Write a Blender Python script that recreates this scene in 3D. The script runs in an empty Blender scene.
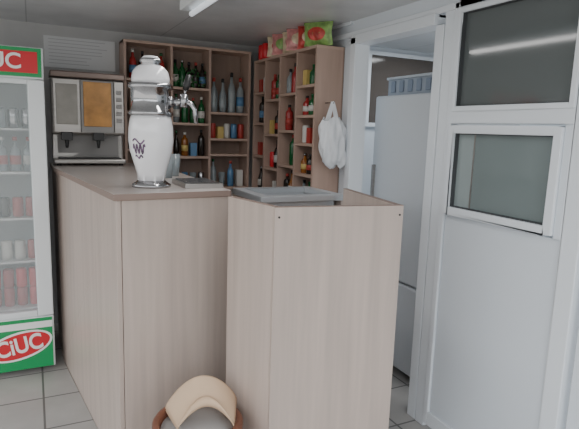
import bpy, math, random
from mathutils import Matrix, Vector
random.seed(7)
# ---------------------------------------------------------------- materials
MATS={}
def mat(name,col,rough=0.5,metal=0.0,noise=0.0,nscale=(8,8,8),alpha=1.0,trans=0.0,emit=0.0,bump=0.0,coat=0.0):
    if name in MATS: return MATS[name]
    m=bpy.data.materials.new(name); m.use_nodes=True
    nt=m.node_tree; b=nt.nodes['Principled BSDF']
    b.inputs['Base Color'].default_value=(*col,1)
    b.inputs['Roughness'].default_value=rough
    b.inputs['Metallic'].default_value=metal
    b.inputs['Alpha'].default_value=alpha
    b.inputs['Transmission Weight'].default_value=trans
    b.inputs['Coat Weight'].default_value=coat
    if emit>0:
        b.inputs['Emission Color'].default_value=(*col,1); b.inputs['Emission Strength'].default_value=emit
    if noise>0 or bump>0:
        tc=nt.nodes.new('ShaderNodeTexCoord'); mp=nt.nodes.new('ShaderNodeMapping')
        mp.inputs['Scale'].default_value=nscale
        nz=nt.nodes.new('ShaderNodeTexNoise'); nz.inputs['Scale'].default_value=1.0; nz.inputs['Detail'].default_value=6
        nt.links.new(tc.outputs['Object'],mp.inputs['Vector']); nt.links.new(mp.outputs[0],nz.inputs['Vector'])
        if noise>0:
            cr=nt.nodes.new('ShaderNodeValToRGB')
            cr.color_ramp.elements[0].position=0.3; cr.color_ramp.elements[1].position=0.7
            cr.color_ramp.elements[0].color=(*[c*(1-noise) for c in col],1)
            cr.color_ramp.elements[1].color=(*[min(1,c*(1+noise*0.5)) for c in col],1)
            nt.links.new(nz.outputs['Fac'],cr.inputs[0]); nt.links.new(cr.outputs[0],b.inputs['Base Color'])
        if bump>0:
            bp=nt.nodes.new('ShaderNodeBump'); bp.inputs['Strength'].default_value=bump; bp.inputs['Distance'].default_value=0.01
            nt.links.new(nz.outputs['Fac'],bp.inputs['Height']); nt.links.new(bp.outputs[0],b.inputs['Normal'])
    MATS[name]=m; return m
def brickmat(name,col,mortar,w,h,ms,rough,offset=0.0,var=0.06,rot=0.0,coord='Object'):
    m=bpy.data.materials.new(name); m.use_nodes=True; nt=m.node_tree; b=nt.nodes['Principled BSDF']
    b.inputs['Roughness'].default_value=rough
    tc=nt.nodes.new('ShaderNodeTexCoord'); mp=nt.nodes.new('ShaderNodeMapping'); mp.inputs['Rotation'].default_value=(0,0,rot)
    br=nt.nodes.new('ShaderNodeTexBrick'); br.offset=offset
    br.inputs['Scale'].default_value=1; br.inputs['Brick Width'].default_value=w; br.inputs['Row Height'].default_value=h
    br.inputs['Mortar Size'].default_value=ms; br.inputs['Mortar Smooth'].default_value=0.2
    br.inputs['Color1'].default_value=(*[c*(1-var) for c in col],1); br.inputs['Color2'].default_value=(*[c*(1+var) for c in col],1)
    br.inputs['Mortar'].default_value=(*mortar,1)
    nz=nt.nodes.new('ShaderNodeTexNoise'); nz.inputs['Scale'].default_value=5; nz.inputs['Detail'].default_value=8
    mx=nt.nodes.new('ShaderNodeMix'); mx.data_type='RGBA'; mx.blend_type='MULTIPLY'; mx.inputs[0].default_value=0.35
    nt.links.new(tc.outputs[coord],mp.inputs[0]); nt.links.new(mp.outputs[0],br.inputs['Vector']); nt.links.new(tc.outputs[coord],nz.inputs['Vector'])
    nt.links.new(br.outputs['Color'],mx.inputs[6]); nt.links.new(nz.outputs['Fac'],mx.inputs[7]); nt.links.new(mx.outputs[2],b.inputs['Base Color'])
    MATS[name]=m; return m
LAM=mat('laminate_counter',(0.49,0.405,0.355),0.38,noise=0.14,nscale=(26,26,1.3))
LAMTOP=mat('laminate_top',(0.47,0.42,0.39),0.28,noise=0.06,nscale=(3,14,14))
EDGE=mat('laminate_edge',(0.25,0.18,0.15),0.5)
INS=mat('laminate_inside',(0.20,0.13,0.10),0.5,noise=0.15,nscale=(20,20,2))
SHW=mat('shelf_wood',(0.44,0.31,0.25),0.5,noise=0.12,nscale=(25,25,2))
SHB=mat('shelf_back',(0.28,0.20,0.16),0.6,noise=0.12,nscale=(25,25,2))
SHE=mat('shelf_edge',(0.48,0.34,0.27),0.5)
WHITE=mat('pvc_white',(0.70,0.75,0.80),0.35,noise=0.03,nscale=(2,2,2))
WHITE2=mat('pvc_frame',(0.76,0.80,0.84),0.3)
SEAL=mat('rubber_seal',(0.06,0.065,0.07),0.6)
WALLG=mat('wall_panel',(0.46,0.46,0.46),0.6,noise=0.05)
STEEL=mat('steel',(0.42,0.42,0.43),0.12,1.0)
STEELD=mat('steel_brushed',(0.40,0.38,0.36),0.35,0.8,noise=0.1,nscale=(3,3,60))
CER=mat('ceramic',(0.84,0.84,0.86),0.12,coat=0.6)
BLACK=mat('black_plastic',(0.02,0.02,0.02),0.35)
PRINT=mat('ceramic_print',(0.14,0.08,0.15),0.2,noise=0.7,nscale=(60,60,60))
GLASSD=mat('dark_glass',(0.12,0.135,0.135),0.08)
GLASSM=mat('mid_glass',(0.19,0.23,0.23),0.10)
GLASSL=mat('light_glass',(0.30,0.35,0.35),0.12)
RED=mat('red_print',(0.62,0.02,0.03),0.3)
GREEN=mat('green_print',(0.01,0.30,0.09),0.3)
WTXT=mat('white_print',(0.85,0.85,0.83),0.4)
FRIDGEW=mat('fridge_white',(0.76,0.79,0.80),0.3)
# ---------------------------------------------------------------- builder
class B:
    def __init__(s): s.v=[];s.f=[];s.m=[];s.s=[];s.mats=[]
    def mi(s,m):
        if m not in s.mats: s.mats.append(m)
        return s.mats.index(m)
    def add(s,vs,fs,m,smooth=False):
        o=len(s.v); s.v+= [tuple(v) for v in vs]; k=s.mi(m)
        for f in fs: s.f.append([i+o for i in f]); s.m.append(k); s.s.append(smooth)
    def box(s,a,b,m,M=None):
        x0,y0,z0=a;x1,y1,z1=b
        vs=[Vector(q) for q in [(x0,y0,z0),(x1,y0,z0),(x1,y1,z0),(x0,y1,z0),(x0,y0,z1),(x1,y0,z1),(x1,y1,z1),(x0,y1,z1)]]
        if M: vs=[M@q for q in vs]
        s.add(vs,[(0,3,2,1),(4,5,6,7),(0,1,5,4),(1,2,6,5),(2,3,7,6),(3,0,4,7)],m)
    def prism(s,poly,z0,z1,m,mt=None):
        n=len(poly); vs=[(x,y,z0) for x,y in poly]+[(x,y,z1) for x,y in poly]
        s.add(vs,[(i,(i+1)%n,n+(i+1)%n,n+i) for i in range(n)],m)
        s.add(vs,[tuple(range(n-1,-1,-1))],m); s.add(vs,[tuple(range(n,2*n))],mt or m)
    def panel(s,p,q,t,z0,z1,m):
        d=(Vector(q)-Vector(p)).normalized(); nn=Vector((-d.y,d.x))*t
        P=Vector(p);Q=Vector(q)
        s.prism([tuple(P),tuple(Q),tuple(Q+nn),tuple(P+nn)],z0,z1,m)
    def lathe(s,c,prof,m,seg=24,M=None,smooth=True,mats=None):
        cx,cy,cz=c; vs=[];n=len(prof)
        for r,z in prof:
            for k in range(seg):
                a=2*math.pi*k/seg; q=Vector((r*math.cos(a),r*math.sin(a),z))
                if M: q=M@q
                vs.append((cx+q.x,cy+q.y,cz+q.z))
        for i in range(n-1):
            s.add(vs[i*seg:(i+2)*seg],[(k,(k+1)%seg,seg+(k+1)%seg,seg+k) for k in range(seg)],(mats[i] if mats else m),smooth)
        if prof[0][0]>1e-5: s.add(vs[:seg],[tuple(range(seg-1,-1,-1))],mats[0] if mats else m)
        if prof[-1][0]>1e-5: s.add(vs[-seg:],[tuple(range(seg))],mats[-1] if mats else m)
    def tube(s,pts,r,m,seg=10):
        pts=[Vector(p) for p in pts]; rings=[]
        for i,p in enumerate(pts):
            d=(pts[min(i+1,len(pts)-1)]-pts[max(i-1,0)]).normalized()
            u=d.orthogonal().normalized() if i==0 else (u-d*u.dot(d)).normalized()
            w=d.cross(u); rr=r[i] if isinstance(r,(list,tuple)) else r
            rings.append([p+(u*math.cos(2*math.pi*k/seg)+w*math.sin(2*math.pi*k/seg))*rr for k in range(seg)])
        vs=[q for R in rings for q in R]; n=len(pts)
        fs=[(i*seg+k,i*seg+(k+1)%seg,(i+1)*seg+(k+1)%seg,(i+1)*seg+k) for i in range(n-1) for k in range(seg)]
        fs+= [tuple(range(seg-1,-1,-1)),tuple((n-1)*seg+k for k in range(seg))]
        s.add(vs,fs,m,True)
    def grid(s,fn,nu,nv,m,smooth=True):
        vs=[fn(i/nu,j/nv) for j in range(nv+1) for i in range(nu+1)]
        fs=[(j*(nu+1)+i,j*(nu+1)+i+1,(j+1)*(nu+1)+i+1,(j+1)*(nu+1)+i) for j in range(nv) for i in range(nu)]
        s.add(vs,fs,m,smooth)
    def obj(s,name,parent=None,bevel=0,weld=True,solid=0):
        me=bpy.data.meshes.new(name); me.from_pydata(s.v,[],s.f)
        for m in s.mats: me.materials.append(m)
        for p,k,sm in zip(me.polygons,s.m,s.s): p.material_index=k; p.use_smooth=sm
        me.update()
        o=bpy.data.objects.new(name,me); bpy.context.collection.objects.link(o)
        if weld:
            import bmesh
            bm=bmesh.new(); bm.from_mesh(me); bmesh.ops.remove_doubles(bm,verts=bm.verts,dist=1e-5); bm.to_mesh(me); bm.free()
        if solid:
            k=o.modifiers.new('solid','SOLIDIFY'); k.thickness=solid
        if bevel:
            k=o.modifiers.new('bevel','BEVEL'); k.width=bevel; k.segments=2; k.limit_method='ANGLE'; k.angle_limit=math.radians(50)
        if parent: o.parent=parent
        return o
def empty(name,loc=(0,0,0)):
    e=bpy.data.objects.new(name,None); bpy.context.collection.objects.link(e); e.empty_display_size=0.1; return e
def text(name,body,loc,rot,size,m,parent=None,ext=0.002,shear=0.0,sx=1):
    c=bpy.data.curves.new(name,'FONT'); c.body=body; c.size=size; c.extrude=ext; c.align_x='CENTER'; c.align_y='CENTER'; c.shear=shear; c.offset=size*0.02
    c.materials.append(m); o=bpy.data.objects.new(name,c); o.location=loc; o.rotation_euler=rot; o.scale=(sx,1,1)
    bpy.context.collection.objects.link(o)
    if parent: o.parent=parent
    return o
# ---------------------------------------------------------------- room
XR=1.78; CE=2.165; YB=4.10
TILE=brickmat('floor_tiles',(0.50,0.485,0.465),(0.17,0.165,0.16),0.33,0.33,0.006,0.35)
CEIL=brickmat('ceiling_panels',(0.74,0.75,0.76),(0.45,0.46,0.47),0.9,6.0,0.004,0.35,var=0.02)
b=B(); b.box((-2.2,-1.2,-0.06),(3.4,YB+0.1,0),TILE); b.obj('floor')
b=B(); b.box((-2.2,0.2,CE),(3.4,YB+0.1,CE+0.05),CEIL); b.obj('ceiling')
b=B(); b.box((-2.2,YB,0),(XR+0.06,YB+0.06,CE),WALLG); b.obj('wall_back')
b=B()
b.box((XR,2.76,0),(XR+0.06,YB,CE),WHITE)
b.box((XR,2.04,2.06),(XR+0.06,2.76,CE),WHITE)
b.box((XR,-1.0,2.10),(XR+0.06,2.04,CE),WHITE)
b.box((XR,-1.0,0),(XR+0.06,1.16,2.10),WHITE)
b.obj('wall_right')
b=B()
b.box((XR-0.03,2.72,0),(XR+0.075,2.775,2.06),WHITE2)
b.box((XR-0.03,2.04,2.02),(XR+0.075,2.775,2.075),WHITE2)
b.box((XR-0.01,1.99,0),(XR+0.075,2.05,2.02),WHITE2)
b.box((XR-0.012,1.92,0),(XR+0.06,1.983,2.10),WHITE2)
b.obj('trim_doorway',bevel=0.004)
b=B(); b.box((XR-0.02,1.16,2.07),(XR-0.001,4.05,2.10),WHITE2); b.box((XR-0.02,2.80,CE-0.02),(XR-0.001,YB,CE),WHITE2); b.obj('trim_top',bevel=0.003)
# PVC door leaf
d=empty('door_1')
y0,y1=1.185,1.915
def rng(b,x0,x1,ya,yb,za,zb,m): b.box((x0,ya,za),(x1,yb,zb),m)
b=B()
xa,xb=XR-0.02,XR+0.04
rng(b,xa,xb,y0,y0+0.075,0.03,2.10,WHITE2); rng(b,xa,xb,y1-0.03,y1,0.03,2.10,WHITE2)
rng(b,xa,xb,y0+.075,y1-.03,2.065,2.10,WHITE2)
rng(b,xa,xb,y0+.075,y1-.03,1.555,1.615,WHITE2)
rng(b,xa,xb,y0+.075,y1-.03,0.03,0.10,WHITE2)
rng(b,xa+0.012,xb-0.01,y0+.075,y1-.03,0.10,1.125,WHITE)
b.obj('leaf',d,bevel=0.004)
b=B()
def frame(b,ya,yb,za,zb,w,x0,x1,m):
    b.box((x0,ya,za),(x1,ya+w,zb),m); b.box((x0,yb-w,za),(x1,yb,zb),m)
    b.box((x0,ya+w,za),(x1,yb-w,za+w),m); b.box((x0,ya+w,zb-w),(x1,yb-w,zb),m)
frame(b,1.295,1.885,1.135,1.545,0.034,xa-0.012,xb-0.005,WHITE2)
frame(b,1.262,1.885,1.612,2.068,0.022,xa-0.008,xb-0.005,WHITE2)
b.box((xa,1.26,1.125),(xb-.01,1.295,1.555),WHITE)
b.obj('glazing_frames',d,bevel=0.004)
b=B(); frame(b,1.328,1.852,1.168,1.512,0.005,xa+0.003,xb-0.008,SEAL); frame(b,1.282,1.865,1.632,2.048,0.005,xa+0.003,xb-0.008,SEAL); b.obj('seals',d)
b=B(); b.box((XR+0.005,1.332,1.173),(XR+0.011,1.75,1.508),GLASSM); b.box((XR+0.005,1.75,1.173),(XR+0.011,1.848,1.508),GLASSL); b.box((XR+0.003,1.745,1.173),(XR+0.0135,1.752,1.508),STEELD); b.obj('window_1',d)
b=B(); b.box((XR+0.005,1.287,1.637),(XR+0.011,1.86,2.043),GLASSD); b.obj('window_2',d)
# back room through the doorway
b=B()
b.box((3.3,1.0,0),(3.36,YB,CE),WHITE); b.obj('wall_storage_far')
b=B(); b.box((XR+0.061,3.5,0),(3.3,3.56,CE),WHITE); b.obj('wall_storage_side')
w=B()
def framey(b,xa,xb,za,zb,w,y0,y1,m):
    b.box((xa,y0,za),(xa+w,y1,zb),m); b.box((xb-w,y0,za),(xb,y1,zb),m)
    b.box((xa+w,y0,za),(xb-w,y1,za+w),m); b.box((xa+w,y0,zb-w),(xb-w,y1,zb),m)
framey(w,2.36,3.2,1.55,2.13,0.03,3.47,3.50,WHITE2); w.box((2.39,3.48,1.58),(3.17,3.49,2.10),mat('brown_tint_glass',(0.10,0.085,0.075),0.1)); w.obj('window_3')
# storage fridge
r=empty('refrigerator')
RT=1.73
FG=mat('fridge_grey',(0.62,0.66,0.70),0.35)
b=B(); b.box((2.02,2.22,0.03),(2.62,2.80,RT),FG)
b.obj('body',r,bevel=0.008)
b=B(); b.box((1.975,2.22,0.06),(2.015,2.80,0.60),FG); b.box((1.975,2.22,0.61),(2.015,2.80,RT),FG); b.obj('doors',r,bevel=0.012)
b=B(); b.box((1.955,2.76,1.0),(1.975,2.775,1.3),STEELD); 
for x in (2.06,2.56):
    for y in (2.27,2.74): b.lathe((x,y,0),[(0.02,0),(0.02,0.03)],BLACK,12)
b.obj('handle_and_feet',r)
cr=B(); BLUEC=mat('grey_blue_crate',(0.34,0.39,0.46),0.5)
cr.box((2.03,2.25,RT+.002),(2.5,2.75,RT+.10),BLUEC)
for k in range(6): cr.box((2.02,2.27+k*0.08,RT+.02),(2.03,2.31+k*0.08,RT+.09),mat('blue_dark',(0.22,0.27,0.35),0.5))
cr.box((2.02,2.24,RT+.10),(2.51,2.76,RT+.115),mat('crate_rim',(0.5,0.55,0.6),0.5)); cr.obj('storage_crate',bevel=0.004)
# ---------------------------------------------------------------- ceiling light
l=empty('fluorescent_lamp')
b=B(); b.box((0.74,1.7,CE-0.05),(0.85,2.90,CE),FRIDGEW); b.obj('housing',l,bevel=0.006)
b=B(); b.tube([(0.795,1.74,CE-0.068),(0.795,2.86,CE-0.068)],0.014,mat('tube_glass',(0.9,0.95,1.0),0.3,emit=0.6)); b.obj('tube',l)
# ---------------------------------------------------------------- counter (left)
H=1.23
YE=3.87
P0=(0.115,YE);P1=(0.125,3.43);P2=(0.288,2.13);P3=(0.78,2.18)
c=empty('bar_counter')
b=B()
b.panel(P2,P1,-0.02,0.0,H-0.028,LAM)
b.panel(P1,P0,-0.02,0.0,H-0.028,LAM)
b.panel((P2[0]+0.022,P2[1]+0.002),(P3[0],P3[1]),0.02,0.0,H-0.028,LAM)
b.obj('panels',c,bevel=0.002)
b=B(); b.prism([(0.105,YE),(0.115,3.43),(0.277,2.115),(0.785,2.165),(0.785,YE)],H-0.028,H,EDGE,LAMTOP); b.obj('worktop',c,bevel=0.003)
b=B(); b.box((0.28,2.8,0.0),(0.30,YE-.02,H-0.03),LAM); b.box((0.76,2.25,0),(0.78,YE-.02,H-0.03),LAM); b.obj('inner_panels',c)
# right counter box
c2=empty('serving_counter')
Q0=(0.697,1.96);Q1=(0.760,1.66);Q2=(1.268,1.59);Q3=(1.36,2.12)
b=B()
b.panel(Q1,Q0,-0.02,0,H,LAM); b.panel(Q2,Q3,0.02,0,H,LAM)
d1=(Vector(Q2)-Vector(Q1)).normalized()
b.panel(Q1,Q2,-0.02,0,H,LAM)
b.obj('panels',c2,bevel=0.002)
b=B()
b.panel(Q1,Q0,-0.02,H,H+0.002,EDGE); b.panel(Q2,Q3,0.02,H,H+0.002,EDGE); b.panel(Q1,Q2,-0.02,H,H+0.002,EDGE)
n=Vector((d1.y,-d1.x))
for t in (0.03,0.97):
    for z in (H-0.035,):
        p=Vector(Q1)+d1*(Vector(Q2)-Vector(Q1)).length*t+n*0.02
        b.lathe((p.x,p.y,z),[(0.004,0),(0.004,0.003)],BLACK,10,M=Matrix.Rotation(math.pi/2,3,'X'))
b.obj('edge_banding',c2)
b=B(); b.prism([(0.725,1.95),(0.785,1.67),(1.255,1.615),(1.335,2.10),(0.80,2.10),(0.80,1.95)],0.93,0.95,INS); b.obj('inner_shelf',c2)
b=B(); b.prism([(0.80,2.125),(1.355,2.125),(1.355,2.145),(0.80,2.145)],0,H-0.13,INS); b.obj('inner_back',c2)
# sink basin
s=empty('steel_sink')
b=B(); GREYP=mat('sink_steel',(0.50,0.52,0.54),0.35,0.5)
x0,x1,ya,yb=0.93,1.38,2.17,2.55; z=H-0.035
b.box((x0,ya,z-0.03),(x1,ya+0.04,z),GREYP); b.box((x0,yb-0.04,z-0.03),(x1,yb,z),GREYP); b.box((x0,ya+.04,z-0.03),(x0+0.05,yb-.04,z),GREYP); b.box((x1-0.05,ya+.04,z-0.03),(x1,yb-.04,z),GREYP)
b.box((x0+0.04,ya+0.03,z-0.2),(x1-0.04,yb-0.03,z-0.19),GREYP)
for q in ((x0+.04,ya+.03,x0+.05,yb-.03),(x1-.05,ya+.03,x1-.04,yb-.03),(x0+.05,ya+.03,x1-.05,ya+.04),(x0+.05,yb-.04,x1-.05,yb-.03)): b.box((q[0],q[1],z-.19),(q[2],q[3],z-.031),GREYP)
b.obj('basin',s,bevel=0.004)
b=B(); b.box((x0+0.0,ya+.0,0),(x0+.02,yb,z-.03),LAM); b.box((x1-.02,ya,0),(x1,yb,z-.03),LAM); b.obj('support_cabinet',s)
# ---------------------------------------------------------------- shelving
def bottle(b,x,y,z,h,r,m,cap,label=None,kind=0,seg=12):
    if kind==0: prof=[(r*0.9,0),(r,h*0.03),(r,h*0.58),(r*0.75,h*0.68),(r*0.36,h*0.76),(r*0.34,h*0.9)]
    elif kind==1: prof=[(r*0.9,0),(r,h*0.03),(r,h*0.66),(r*0.9,h*0.73),(r*0.4,h*0.8),(r*0.38,h*0.92)]
    else: prof=[(r*0.75,0),(r,h*0.2),(r*0.95,h*0.5),(r*0.5,h*0.68),(r*0.33,h*0.76),(r*0.33,h*0.9)]
    b.lathe((x,y,z),prof,m,seg)
    b.lathe((x,y,z),[(r*0.42,h*0.89),(r*0.42,h)],cap,seg)
    if label: b.lathe((x,y,z),[(r*1.03,h*0.2),(r*1.03,h*0.46)],label,seg)
def can(b,x,y,z,m,h=0.115,r=0.03):
    b.lathe((x,y,z),[(r*.8,0),(r,h*.06),(r,h*.92),(r*.82,h)],m,12)
def glass(b,x,y,z,m,h=0.11,r=0.028):
    b.lathe((x,y,z),[(r*.7,0),(r,h),(r*.92,h),(r*.65,.008)],m,12)
GB=mat('bottle_green',(0.01,0.10,0.03),0.1); DB=mat('bottle_dark',(0.02,0.015,0.012),0.1)
CB=mat('bottle_clear',(0.55,0.62,0.65),0.08,trans=0.6); BR=mat('bottle_amber',(0.28,0.10,0.02),0.1)
RB=mat('bottle_red',(0.35,0.03,0.03),0.2); BL=mat('bottle_blue',(0.10,0.22,0.38),0.2); YL=mat('label_yellow',(0.6,0.45,0.15),0.5)
RD=mat('muted_red',(0.42,0.05,0.04),0.4); OW=mat('off_white',(0.6,0.58,0.54),0.5)
CAPS=[RD,BLACK,OW,STEEL,GB,BLACK]; LBL=[OW,YL,RD,None,None,BL,None]
LEAF=mat('plastic_leaf',(0.02,0.11,0.03),0.5)
YF=3.90
u=empty('liquor_shelf')
b=B()
T=0.018
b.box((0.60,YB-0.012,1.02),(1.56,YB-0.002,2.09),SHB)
for x in (0.60,0.93,1.22,1.54): b.box((x,YF,1.02),(x+T,YB-0.012,2.09),SHW)
b.box((0.60,YF-0.002,2.072),(1.56,YB-0.012,2.09),SHE)
cells={0:(0.618,0.93,[1.04,1.33,1.60,1.83]),1:(0.948,1.22,[1.04,1.28,1.53,1.79]),2:(1.238,1.54,[1.04,1.30,1.42,1.62])}
for k,(xa_,xb_,zs) in cells.items():
    for z in zs: b.box((xa_,YF+0.002,z-T),(xb_,YB-0.012,z),SHE)
b.obj('frame',u,bevel=0.001)
bb=B()
def row(axis,fixed,a,bnd,z,specs):
    n=len(specs)
    for i,sp in enumerate(specs):
        t=a+(bnd-a)*(i+0.5)/n
        x,y=(t,fixed) if axis=='x' else (fixed,t)
        k=sp[0]
        if k=='b': bottle(bb,x,y,z,sp[1],sp[2],sp[3],random.choice(CAPS),random.choice(LBL),random.choice([0,1,2,0]))
        elif k=='c': can(bb,x,y,z,sp[1],r=.025)
        elif k=='g': glass(bb,x,y,z,CB)
        elif k=='x': bb.box((x-.025,y-.025,z),(x+.025,y+.025,z+sp[1]),sp[2])
def rb(ms,h=0.22,r=0.026): return ('b',h*random.uniform(.85,1.05),r,random.choice(ms))
Y=3.97
row('x',Y,0.955,1.215,1.79,[rb([GB,GB,DB],.22) for _ in range(5)])
row('x',Y,0.955,1.215,1.53,[rb([DB,GB,BR,CB,DB],.22) for _ in range(4)])
row('x',Y,0.955,1.215,1.28,[rb([RB,CB,DB],.2),rb([CB,BR],.2),('x',.10,BL),rb([RB,DB],.2)])
row('x',Y,0.955,1.215,1.04,[('g',),('c',BL),('g',),('c',STEEL)])
row('x',Y,1.245,1.535,1.62,[rb([CB],.30,.03),rb([CB],.27,.03),rb([CB],.31,.03),rb([CB],.28,.03)])
row('x',Y,1.245,1.535,1.42,[('c',RD),('x',.09,YL),('c',OW),('c',BL),('c',RD)])
row('x',Y,1.245,1.535,1.04,[rb([CB],.22),('g',),rb([CB,BL],.22),('x',.13,OW)])
row('x',Y,0.64,0.91,1.83,[rb([DB,RB],.2) for _ in range(4)])
row('x',Y,0.64,0.91,1.60,[rb([DB,BR,GB],.2) for _ in range(4)])
row('x',Y,0.64,0.91,1.33,[rb([CB,BR],.2) for _ in range(4)])
bb.obj('bottles',u)
b=B()
for i in range(40):
    x=random.uniform(0.96,1.19); z=1.80+0.12*random.random(); y=3.915-random.random()*0.01
    a=random.uniform(0,6.28); L=0.026
    dx,dz=math.cos(a)*L,math.sin(a)*L
    b.add([(x,y,z),(x+dx*.5-dz*.3,y-.01,z+dz*.5+dx*.3),(x+dx,y,z+dz),(x+dx*.5+dz*.3,y-.01,z+dz*.5-dx*.3)],[(0,1,2,3)],LEAF)
b.obj('plastic_vine',u)
# unit 2 on right wall
XF=1.58; Y0=2.88; Y1=3.89; TOP=2.02
u2=empty('display_shelf')
b=B()
b.box((XR-0.012,Y0,1.0),(XR-0.002,Y1,TOP),SHB)
ys=[Y0,3.14,3.40,3.66,Y1-T]
for y in ys: b.box((XF,y,1.0),(XR-0.012,y+T,TOP),SHW)
b.box((XF-0.002,Y0,TOP-T),(XR-0.012,Y1,TOP),SHE)
zc=[[1.02,1.22,1.42,1.60,1.79],[1.02,1.26,1.50,1.75],[1.02,1.22,1.47,1.72],[1.02,1.30,1.55,1.78]]
for k in range(4):
    for z in zc[k]: b.box((XF,ys[k]+T,z-T),(XR-0.012,ys[k+1],z),SHE)
b.obj('frame',u2,bevel=0.001)
bb=B()
for k in range(4):
    for z in zc[k]:
        sp=[]
        for i in range(3):
            t=random.random()
            if t<0.60: sp.append(rb([DB,BR,RB,GB,CB,DB],.20 if k else .15,.027))
            elif t<0.78: sp.append(('c',random.choice([RD,RED,YL,GB,OW])))
            elif t<0.88: sp.append(('x',.1,random.choice([RD,OW,YL])))
            else: sp.append(('n',))
        row('y',1.64,ys[k]+T+.004,ys[k+1]-.004,z,sp)
bb.obj('bottles',u2)
def snack(name,cx,cy,cz,w,h,t,m,m2,rz=0,tilt=0):
    b=B(); R=Matrix.Rotation(rz,3,'Z')@Matrix.Rotation(tilt,3,'X')
    for sgn in (1,-1):
        def fn(u_,v_):
            x=(u_-.5)*w; z=v_*h
            e=(math.sin(math.pi*u_)**.5)*(math.sin(math.pi*min(max(v_,0),1))**.6) if 0<u_<1 and 0<v_<1 else 0
            y=sgn*t*.5*e+0.004*math.sin(25*u_+9*v_)
            q=R@Vector((x*(1-.08*math.sin(math.pi*v_)),y,z)); return (cx+q.x,cy+q.y,cz+q.z)
        b.grid(fn,12,12,m)
        def fn2(u_,v_):
            a=2*math.pi*u_; q=Vector(fn(.5+.33*v_*math.cos(a),.5+.28*v_*math.sin(a))); off=R@Vector((0,sgn*.002,0)); return tuple(q+off)
        b.grid(fn2,20,5,m2)
    return b.obj(name)
PINK=mat('pink_foil',(0.62,0.26,0.25),0.3,0.1,noise=.4,nscale=(30,30,30)); LG=mat('green_foil',(0.25,0.42,0.12),0.3,0.1,noise=.4,nscale=(30,30,30)); RF=mat('red_foil',(0.50,0.05,0.04),0.3,0.1,noise=.4,nscale=(30,30,30)); YF_=mat('cream_foil',(0.68,0.55,0.38),0.3,noise=.3,nscale=(30,30,30))
for i,(y,m,m2) in enumerate([(2.94,LG,RF),(3.06,RF,YF_),(3.18,PINK,YF_),(3.30,YF_,PINK),(3.42,PINK,LG),(3.54,YF_,RF)]):
    snack('snack_bag',1.62+0.02*(i%2),y,TOP+.002,.20,.14,.075,m,m2,math.radians(-55+11*(i%3)),math.radians(6-5*(i%3)))
b=B(); can(b,1.60,3.70,TOP+.001,RED,.11,.035); can(b,1.61,3.79,TOP+.001,RED,.11,.035); b.obj('drink_can')
# hanging plastic bag
BAG=mat('plastic_film',(0.80,0.82,0.85),0.35,alpha=0.90,noise=0.08,nscale=(12,12,12),bump=0.8)
hb=empty('plastic_bag')
b=B(); bx,by=1.665,2.79
def bagf(u_,v_):
    a=2*math.pi*u_
    prof=[(0,.04),(.08,.075),(.3,.088),(.55,.090),(.8,.088),(1,.06)]
    for (t0,r0),(t1,r1) in zip(prof,prof[1:]):
        if v_<=t1+1e-9: rr=r0+(r1-r0)*(v_-t0)/(t1-t0); break
    rr*=1+.12*math.sin(7*a+4*v_)+.08*math.sin(13*a-9*v_)
    return (bx+rr*math.cos(a)-.03*v_+.02,by+.5*rr*math.sin(a),1.285+.29*v_+.015*math.sin(3*a))
b.grid(bagf,56,22,BAG)
b.obj('body',hb)
b=B()
for sx in (-1,1):
    b.grid(lambda u_,v_:(bx-.01+sx*(.045-.040*v_)+(u_-.5)*.04*(1-.4*v_),by+sx*.008,1.54+.14*v_),4,8,BAG)
b.obj('handles',hb)
b=B(); b.tube([(bx-.01,2.879,1.675),(bx-.01,2.83,1.675),(bx-.01,2.79,1.665),(bx-.01,2.775,1.68)],.004,STEEL,8); b.obj('hook',hb)
# ---------------------------------------------------------------- coffee machine
j=empty('coffee_machine')
x0,x1,ya,yb=0.12,0.56,3.60,3.86; Z=H+0.012
AMB=mat('amber_panel',(0.50,0.24,0.06),0.25,noise=0.3,nscale=(14,14,14)); AMB2=mat('grey_front_panel',(0.25,0.235,0.21),0.3,0.3,noise=0.15,nscale=(14,14,14)); DGY=mat('grey_plastic',(0.27,0.26,0.25),0.4); BRN=mat('machine_bronze',(0.20,0.15,0.13),0.3,0.4)
b=B(); b.box((x0,ya+.05,Z+.19),(x1,yb,Z+.54),STEELD); b.box((x0,ya+.14,Z+.0),(x1,yb,Z+.19),STEELD); b.box((x0,ya-.0,Z),(x1,ya+.14,Z+.03),STEELD)
b.box((x0-.005,ya+.02,Z+.54),(x1+.005,yb,Z+.58),BRN); b.obj('housing',j,bevel=0.008)
b=B()
for x in (x0+.03,x1-.03):
    for y in (ya+.03,yb-.03): b.lathe((x,y,H+.0005),[(.014,0),(.014,.013)],BLACK,12)
b.obj('feet',j)
b=B()
b.box((x0+.01,ya+.02,Z+.20),(x0+.165,ya+.05,Z+.53),STEELD); b.box((x0+.025,ya+.014,Z+.25),(x0+.15,ya+.02,Z+.50),AMB2)
b.box((x0+.17,ya+.02,Z+.20),(x0+.37,ya+.05,Z+.53),DGY); b.box((x0+.185,ya+.012,Z+.24),(x0+.355,ya+.02,Z+.52),AMB)
b.box((x0+.375,ya+.02,Z+.20),(x1-.008,ya+.05,Z+.53),STEELD)
for k in range(5): b.box((x0+.385,ya+.014,Z+.27+k*.045),(x1-.02,ya+.02,Z+.295+k*.045),DGY)
for xa_ in (x0+.05,x0+.24):
    b.box((xa_,ya+.01,Z+.15),(xa_+.065,ya+.09,Z+.20),BLACK)
    b.lathe((xa_+.032,ya+.04,Z+.10),[(.008,0),(.014,.05)],BLACK,10)
b.box((x0+.03,ya+.015,Z+.03),(x1-.03,ya+.12,Z+.04),BLACK)
b.box((x0+.03,ya+.135,Z+.045),(x1-.03,ya+.14,Z+.18),DGY)
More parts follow.
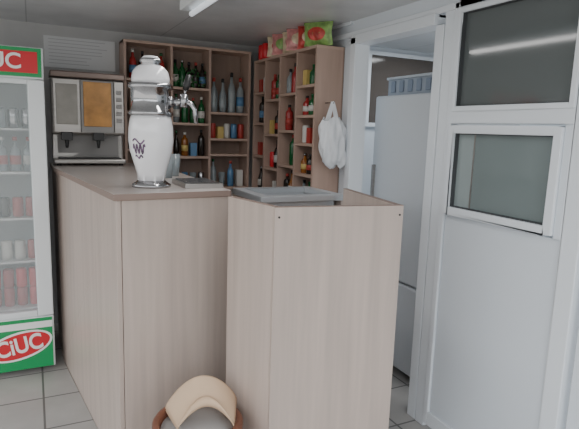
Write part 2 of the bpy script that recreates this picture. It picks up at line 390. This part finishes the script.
b.obj('front_panels',j,bevel=0.003)
b=B(); b.box((0.10,YB-.012,1.88),(0.57,YB-.001,2.09),mat('notice_paper',(0.66,0.67,0.68),0.5))
INK=mat('ink',(0.45,0.45,0.47),0.6)
for i in range(8): b.box((0.13,YB-.014,2.068-i*.023),(0.13+.40*random.uniform(.6,1),YB-.012,2.072-i*.023),INK)
b.obj('wall_notice')
# ---------------------------------------------------------------- beer tower
t=empty('beer_tap_tower'); cx,cy=0.475,2.36
b=B()
b.lathe((cx,cy,H),[(.085,0),(.085,.012),(.07,.02),(.060,.03)],STEEL,40)
b.lathe((cx,cy,H),[(.060,.03),(.062,.06),(.074,.10),(.092,.16),(.098,.21),(.096,.26),(.090,.295),(.085,.315)],CER,48)
b.lathe((cx,cy,H),[(.09,.312),(.096,.32),(.096,.33),(.086,.335),(.086,.425),(.096,.43),(.096,.442),(.09,.45)],STEEL,48)
b.lathe((cx,cy,H),[(.080,.448),(.082,.47),(.076,.50),(.062,.518),(.045,.528)],CER,40)
b.lathe((cx,cy,H),[(.045,.527),(.038,.534),(.046,.542),(.046,.55),(.04,.556)],STEEL,40)
b.lathe((cx,cy,H),[(.04,.555),(.028,.566),(.0,.57)],CER,40)
b.obj('column',t)
b=B()
def sp(u_,v_):
    a=math.radians(-160+50*u_); z=.12+.10*v_
    tb=[(.10,.074),(.16,.092),(.21,.098),(.26,.096),(.295,.09)]
    for (z0,r0),(z1,r1) in zip(tb,tb[1:]):
        if z<=z1: rr=r0+(r1-r0)*(z-z0)/(z1-z0); break
    return (cx+(rr+.0015)*math.cos(a),cy+(rr+.0015)*math.sin(a),H+z)
def stroke(pts,w):
    P=[Vector((p[0],p[1])) for p in pts]; L=[];R=[]
    for i,p in enumerate(P):
        d=(P[min(i+1,len(P)-1)]-P[max(i-1,0)]).normalized(); n_=Vector((-d.y,d.x))*w
        L.append(sp(*(p+n_))); R.append(sp(*(p-n_)))
    m_=len(P); b.add(L+R,[(i,i+1,m_+i+1,m_+i) for i in range(m_-1)],PRINT,True)
stroke([(.15+.7*k/24,.5+.22*math.sin(k*.9)) for k in range(25)],.045)
stroke([(.15+.7*k/20,.82+.10*math.sin(k*.35)) for k in range(21)],.04)
stroke([(.2+.5*k/20,.16+.06*math.sin(k*.5)) for k in range(21)],.04)
b.obj('emblem',t)
b=B()
dx=Vector((.93,-.36,0)).normalized(); o=Vector((cx,cy,H+.375))
pt=lambda a,z:tuple(o+dx*a+Vector((0,0,z)))
b.tube([pt(.08,0),pt(.15,0)],.014,STEEL,14); b.tube([pt(.082,0),pt(.094,0)],.024,STEEL,16)
b.tube([pt(.14,-.02),pt(.145,.035)],.02,STEEL,16)
b.tube([pt(.15,0),pt(.175,-.005),pt(.19,-.03),pt(.197,-.09)],[.013,.012,.010,.009],STEEL,12)
b.tube([pt(.145,.03),pt(.15,.06)],.006,STEEL,8); b.tube([pt(.15,.055),pt(.155,.075),pt(.165,.12)],[.012,.017,.012],BLACK,12)
b.obj('tap',t)
b=B(); b.box((0.60,2.25,H),(0.775,2.50,H+.02),STEELD); b.box((0.612,2.262,H+.02),(0.763,2.488,H+.022),BLACK)
for k in range(9): b.box((0.614,2.27+k*.025,H+.022),(0.761,2.28+k*.025,H+.025),STEEL)
b.obj('drip_tray',bevel=0.003)
b=B()
for (x,y) in ((.64,2.75),(.70,2.85),(.62,2.95)): glass(b,x,y,H,CB,.12,.032)
b.obj('drinking_glass')
# ---------------------------------------------------------------- drinks fridge
f=empty('display_fridge')
fx0,fx1,fy=-0.53,0.075,3.31; FT=1.905
b=B()
b.box((fx0,fy+.06,.03),(fx0+.03,fy+.6,FT),FRIDGEW); b.box((fx1-.03,fy+.06,.03),(fx1,fy+.6,FT),FRIDGEW)
b.box((fx0+.03,fy+.57,.03),(fx1-.03,fy+.6,FT),FRIDGEW); b.box((fx0+.03,fy+.06,.03),(fx1-.03,fy+.57,.30),FRIDGEW); b.box((fx0+.03,fy+.06,1.77),(fx1-.03,fy+.57,FT),FRIDGEW)
b.box((fx0,fy+.0,.03),(fx1,fy+.06,.35),FRIDGEW); b.box((fx0,fy,1.735),(fx1,fy+.06,FT),FRIDGEW)
b.obj('cabinet',f,bevel=0.006)
b=B()
for x in (fx0+.05,fx1-.05):
    for y in (fy+.1,fy+.5): b.lathe((x,y,0),[(.02,0),(.02,.031)],BLACK,12)
b.obj('feet',f)
b=B(); 
w=.085
b.box((fx0,fy,.355),(fx0+w,fy+.045,1.73),FRIDGEW); b.box((fx1-w,fy,.355),(fx1,fy+.045,1.73),FRIDGEW)
b.box((fx0+w,fy,.355),(fx1-w,fy+.045,.39),FRIDGEW); b.box((fx0+w,fy,1.705),(fx1-w,fy+.045,1.73),FRIDGEW); b.obj('door_frame',f,bevel=0.006)
b=B(); b.box((fx0+w,fy+.02,.39),(fx1-w,fy+.026,1.705),mat('fridge_glass',(0.80,0.87,0.88),0.03,alpha=0.18)); b.obj('door_glass',f)
b=B()
SH=[.39,.68,.94,1.21,1.46]
WIRE=mat('white_wire',(0.65,0.65,0.65),0.4)
for z in SH: b.box((fx0+.03,fy+.08,z-.012),(fx1-.03,fy+.56,z),WIRE)
b.obj('shelves',f)
b=B()
for z,ms in zip(SH,[[RED,RED,RB],[RD,RED,OW],[RED,RD,DB],[CB,OW,CB],[CB,CB,STEEL]]):
    n=7
    for i in range(n):
        x=fx0+.09+i*.07
        if x>fx1-.06: break
        if z in (1.21,) : bottle(b,x,fy+.16,z,.2,.03,random.choice(ms),random.choice([RD,OW]),random.choice([RD,OW,None]))
        elif z==.39:
            can(b,x,fy+.15,z,random.choice(ms)); can(b,x,fy+.15,z+.116,random.choice(ms))
        else: can(b,x,fy+.15,z,random.choice(ms))
b.obj('drinks',f)
b=B(); b.box((fx0+.005,fy-.006,1.745),(fx1-.01,fy,1.90),GREEN); b.box((fx0+.02,fy-.008,1.765),(fx1-.03,fy-.006,1.88),RED)
b.box((fx0+.005,fy-.006,.035),(fx1-.01,fy,.345),GREEN)
b.box((fx0+.005,fy-.008,.285),(fx1-.01,fy-.006,.325),WTXT)
N=32; ox=-.115
b.add([(ox+.165*math.cos(2*math.pi*k/N),fy-.009,.185+.075*math.sin(2*math.pi*k/N)+.03*math.cos(2*math.pi*k/N)) for k in range(N)],[tuple(range(N))],RED)
b.add([(ox+.178*math.cos(2*math.pi*k/N),fy-.008,.185+.088*math.sin(2*math.pi*k/N)+.03*math.cos(2*math.pi*k/N)) for k in range(N)],[tuple(range(N))],WTXT)
b.obj('branding_panels',f)
text('header_lettering','CIUC',(-.17,fy-.010,1.822),(math.pi/2,0,0),.115,WTXT,f)
text('lower_lettering','CiUC',(ox,fy-.011,.185),(math.pi/2,math.radians(-9),0),.135,WTXT,f,sx=.8)
# ---------------------------------------------------------------- stool with a curled sheet on its seat
st=empty('round_stool'); sx,sy,sz=.53,1.80,.355
RW=mat('red_brown_wood',(0.22,0.085,0.05),0.35,noise=.3,nscale=(9,9,9)); TAN=mat('tan_cardboard',(0.60,0.43,0.29),0.6,noise=.08); GBL=mat('grey_pad',(0.42,0.41,0.40),0.7)
b=B(); 
b.lathe((sx,sy,sz),[(.155,-.07),(.172,-.05),(.172,.03),(.165,.04),(.15,.04),(.145,.02),(.145,0),(.0,-.0)],RW,40)
b.lathe((sx,sy,sz),[(.143,.002),(.14,.012),(.08,.018),(0,.02)],GBL,32)
b.obj('seat',st)
b=B()
for k in range(4):
    a=math.pi/4+k*math.pi/2
    b.tube([(sx+.11*math.cos(a),sy+.11*math.sin(a),sz-.05),(sx+.13*math.cos(a),sy+.13*math.sin(a),.0)],[.018,.014],RW,12)
b.tube([(sx+.12*math.cos(2*math.pi*k/24),sy+.12*math.sin(2*math.pi*k/24),.18) for k in range(25)],.009,RW,8)
b.obj('legs',st)
b=B()
ca,sa=math.cos(-.30),math.sin(-.30)
def pad(u_,v_):
    wv=.140*(1-.25*v_)
    x=(u_-.5)*2*wv+.02*v_+.01; h=(math.sin(math.pi*u_)**.75 if 0<u_<1 else 0)*(.12-.07*v_)
    y=.09-.15*v_*(1-.45*math.sin(math.pi*u_))
    return (sx+ca*x-sa*y,sy+sa*x+ca*y,sz+.034+h+.03*u_*(1-v_))
b.grid(pad,28,14,TAN)
def curl(u_,v_):
    x0_,y0_,z0_=pad(u_,1.0); a=math.pi*1.15*v_; R_=.018*math.sin(math.pi*u_)+.002
    return (x0_+.1*R_*v_,y0_-R_*math.sin(a),z0_+R_*(1-math.cos(a)))
b.grid(curl,28,8,TAN)
b.obj('curled_cover',st,solid=.004)
# ---------------------------------------------------------------- light: overcast sky above, darker ground and skyline below
wd=bpy.data.worlds.new('sky'); bpy.context.scene.world=wd; wd.use_nodes=True
nt=wd.node_tree; bg=nt.nodes['Background']; bg.inputs[1].default_value=2.9
tc=nt.nodes.new('ShaderNodeTexCoord'); sep=nt.nodes.new('ShaderNodeSeparateXYZ'); mr=nt.nodes.new('ShaderNodeMapRange'); rp=nt.nodes.new('ShaderNodeValToRGB')
mr.inputs[1].default_value=-1; mr.inputs[2].default_value=1
nt.links.new(tc.outputs['Generated'],sep.inputs[0]); nt.links.new(sep.outputs['Z'],mr.inputs[0]); nt.links.new(mr.outputs[0],rp.inputs[0]); nt.links.new(rp.outputs[0],bg.inputs[0])
e=rp.color_ramp.elements
e[0].position=0.0; e[0].color=(0.45,0.44,0.42,1)
e[1].position=1.0; e[1].color=(0.95,0.98,1,1)
for ps,c_ in ((0.47,(0.50,0.49,0.47,1)),(0.49,(0.22,0.23,0.22,1)),(0.545,(0.30,0.32,0.32,1)),(0.56,(0.95,0.97,1,1))):
    q=e.new(ps); q.color=c_
def area(name,loc,rot,size,power,col=(1,1,1),sy_=None):
    l=bpy.data.lights.new(name,'AREA'); l.energy=power; l.size=size; l.color=col
    if sy_: l.shape='RECTANGLE'; l.size_y=sy_
    o=bpy.data.objects.new(name,l); o.location=loc; o.rotation_euler=rot; bpy.context.collection.objects.link(o)
area('storage_fill_light',(2.6,2.9,CE-.03),(0,0,0),.4,7,(0.95,0.98,1))  # added fill light to brighten the back room, no fixture there
area('ceiling_lamp',(0.795,2.3,CE-.09),(0,0,0),.1,6,(1,0.98,.96),1.1)
# ---------------------------------------------------------------- camera
p=math.radians(9.2);rr=math.radians(1.9);yaw=math.radians(26.4)
M=Matrix.Rotation(-yaw,4,'Z')@Matrix.Rotation(math.pi/2-p,4,'X')@Matrix.Rotation(rr,4,'Z')
cam=bpy.data.cameras.new('camera'); cam.sensor_width=36; cam.lens=520/579*36; cam.clip_start=.02
co=bpy.data.objects.new('camera',cam); co.matrix_world=Matrix.Translation((0,0,1.5))@M
bpy.context.collection.objects.link(co); bpy.context.scene.camera=co
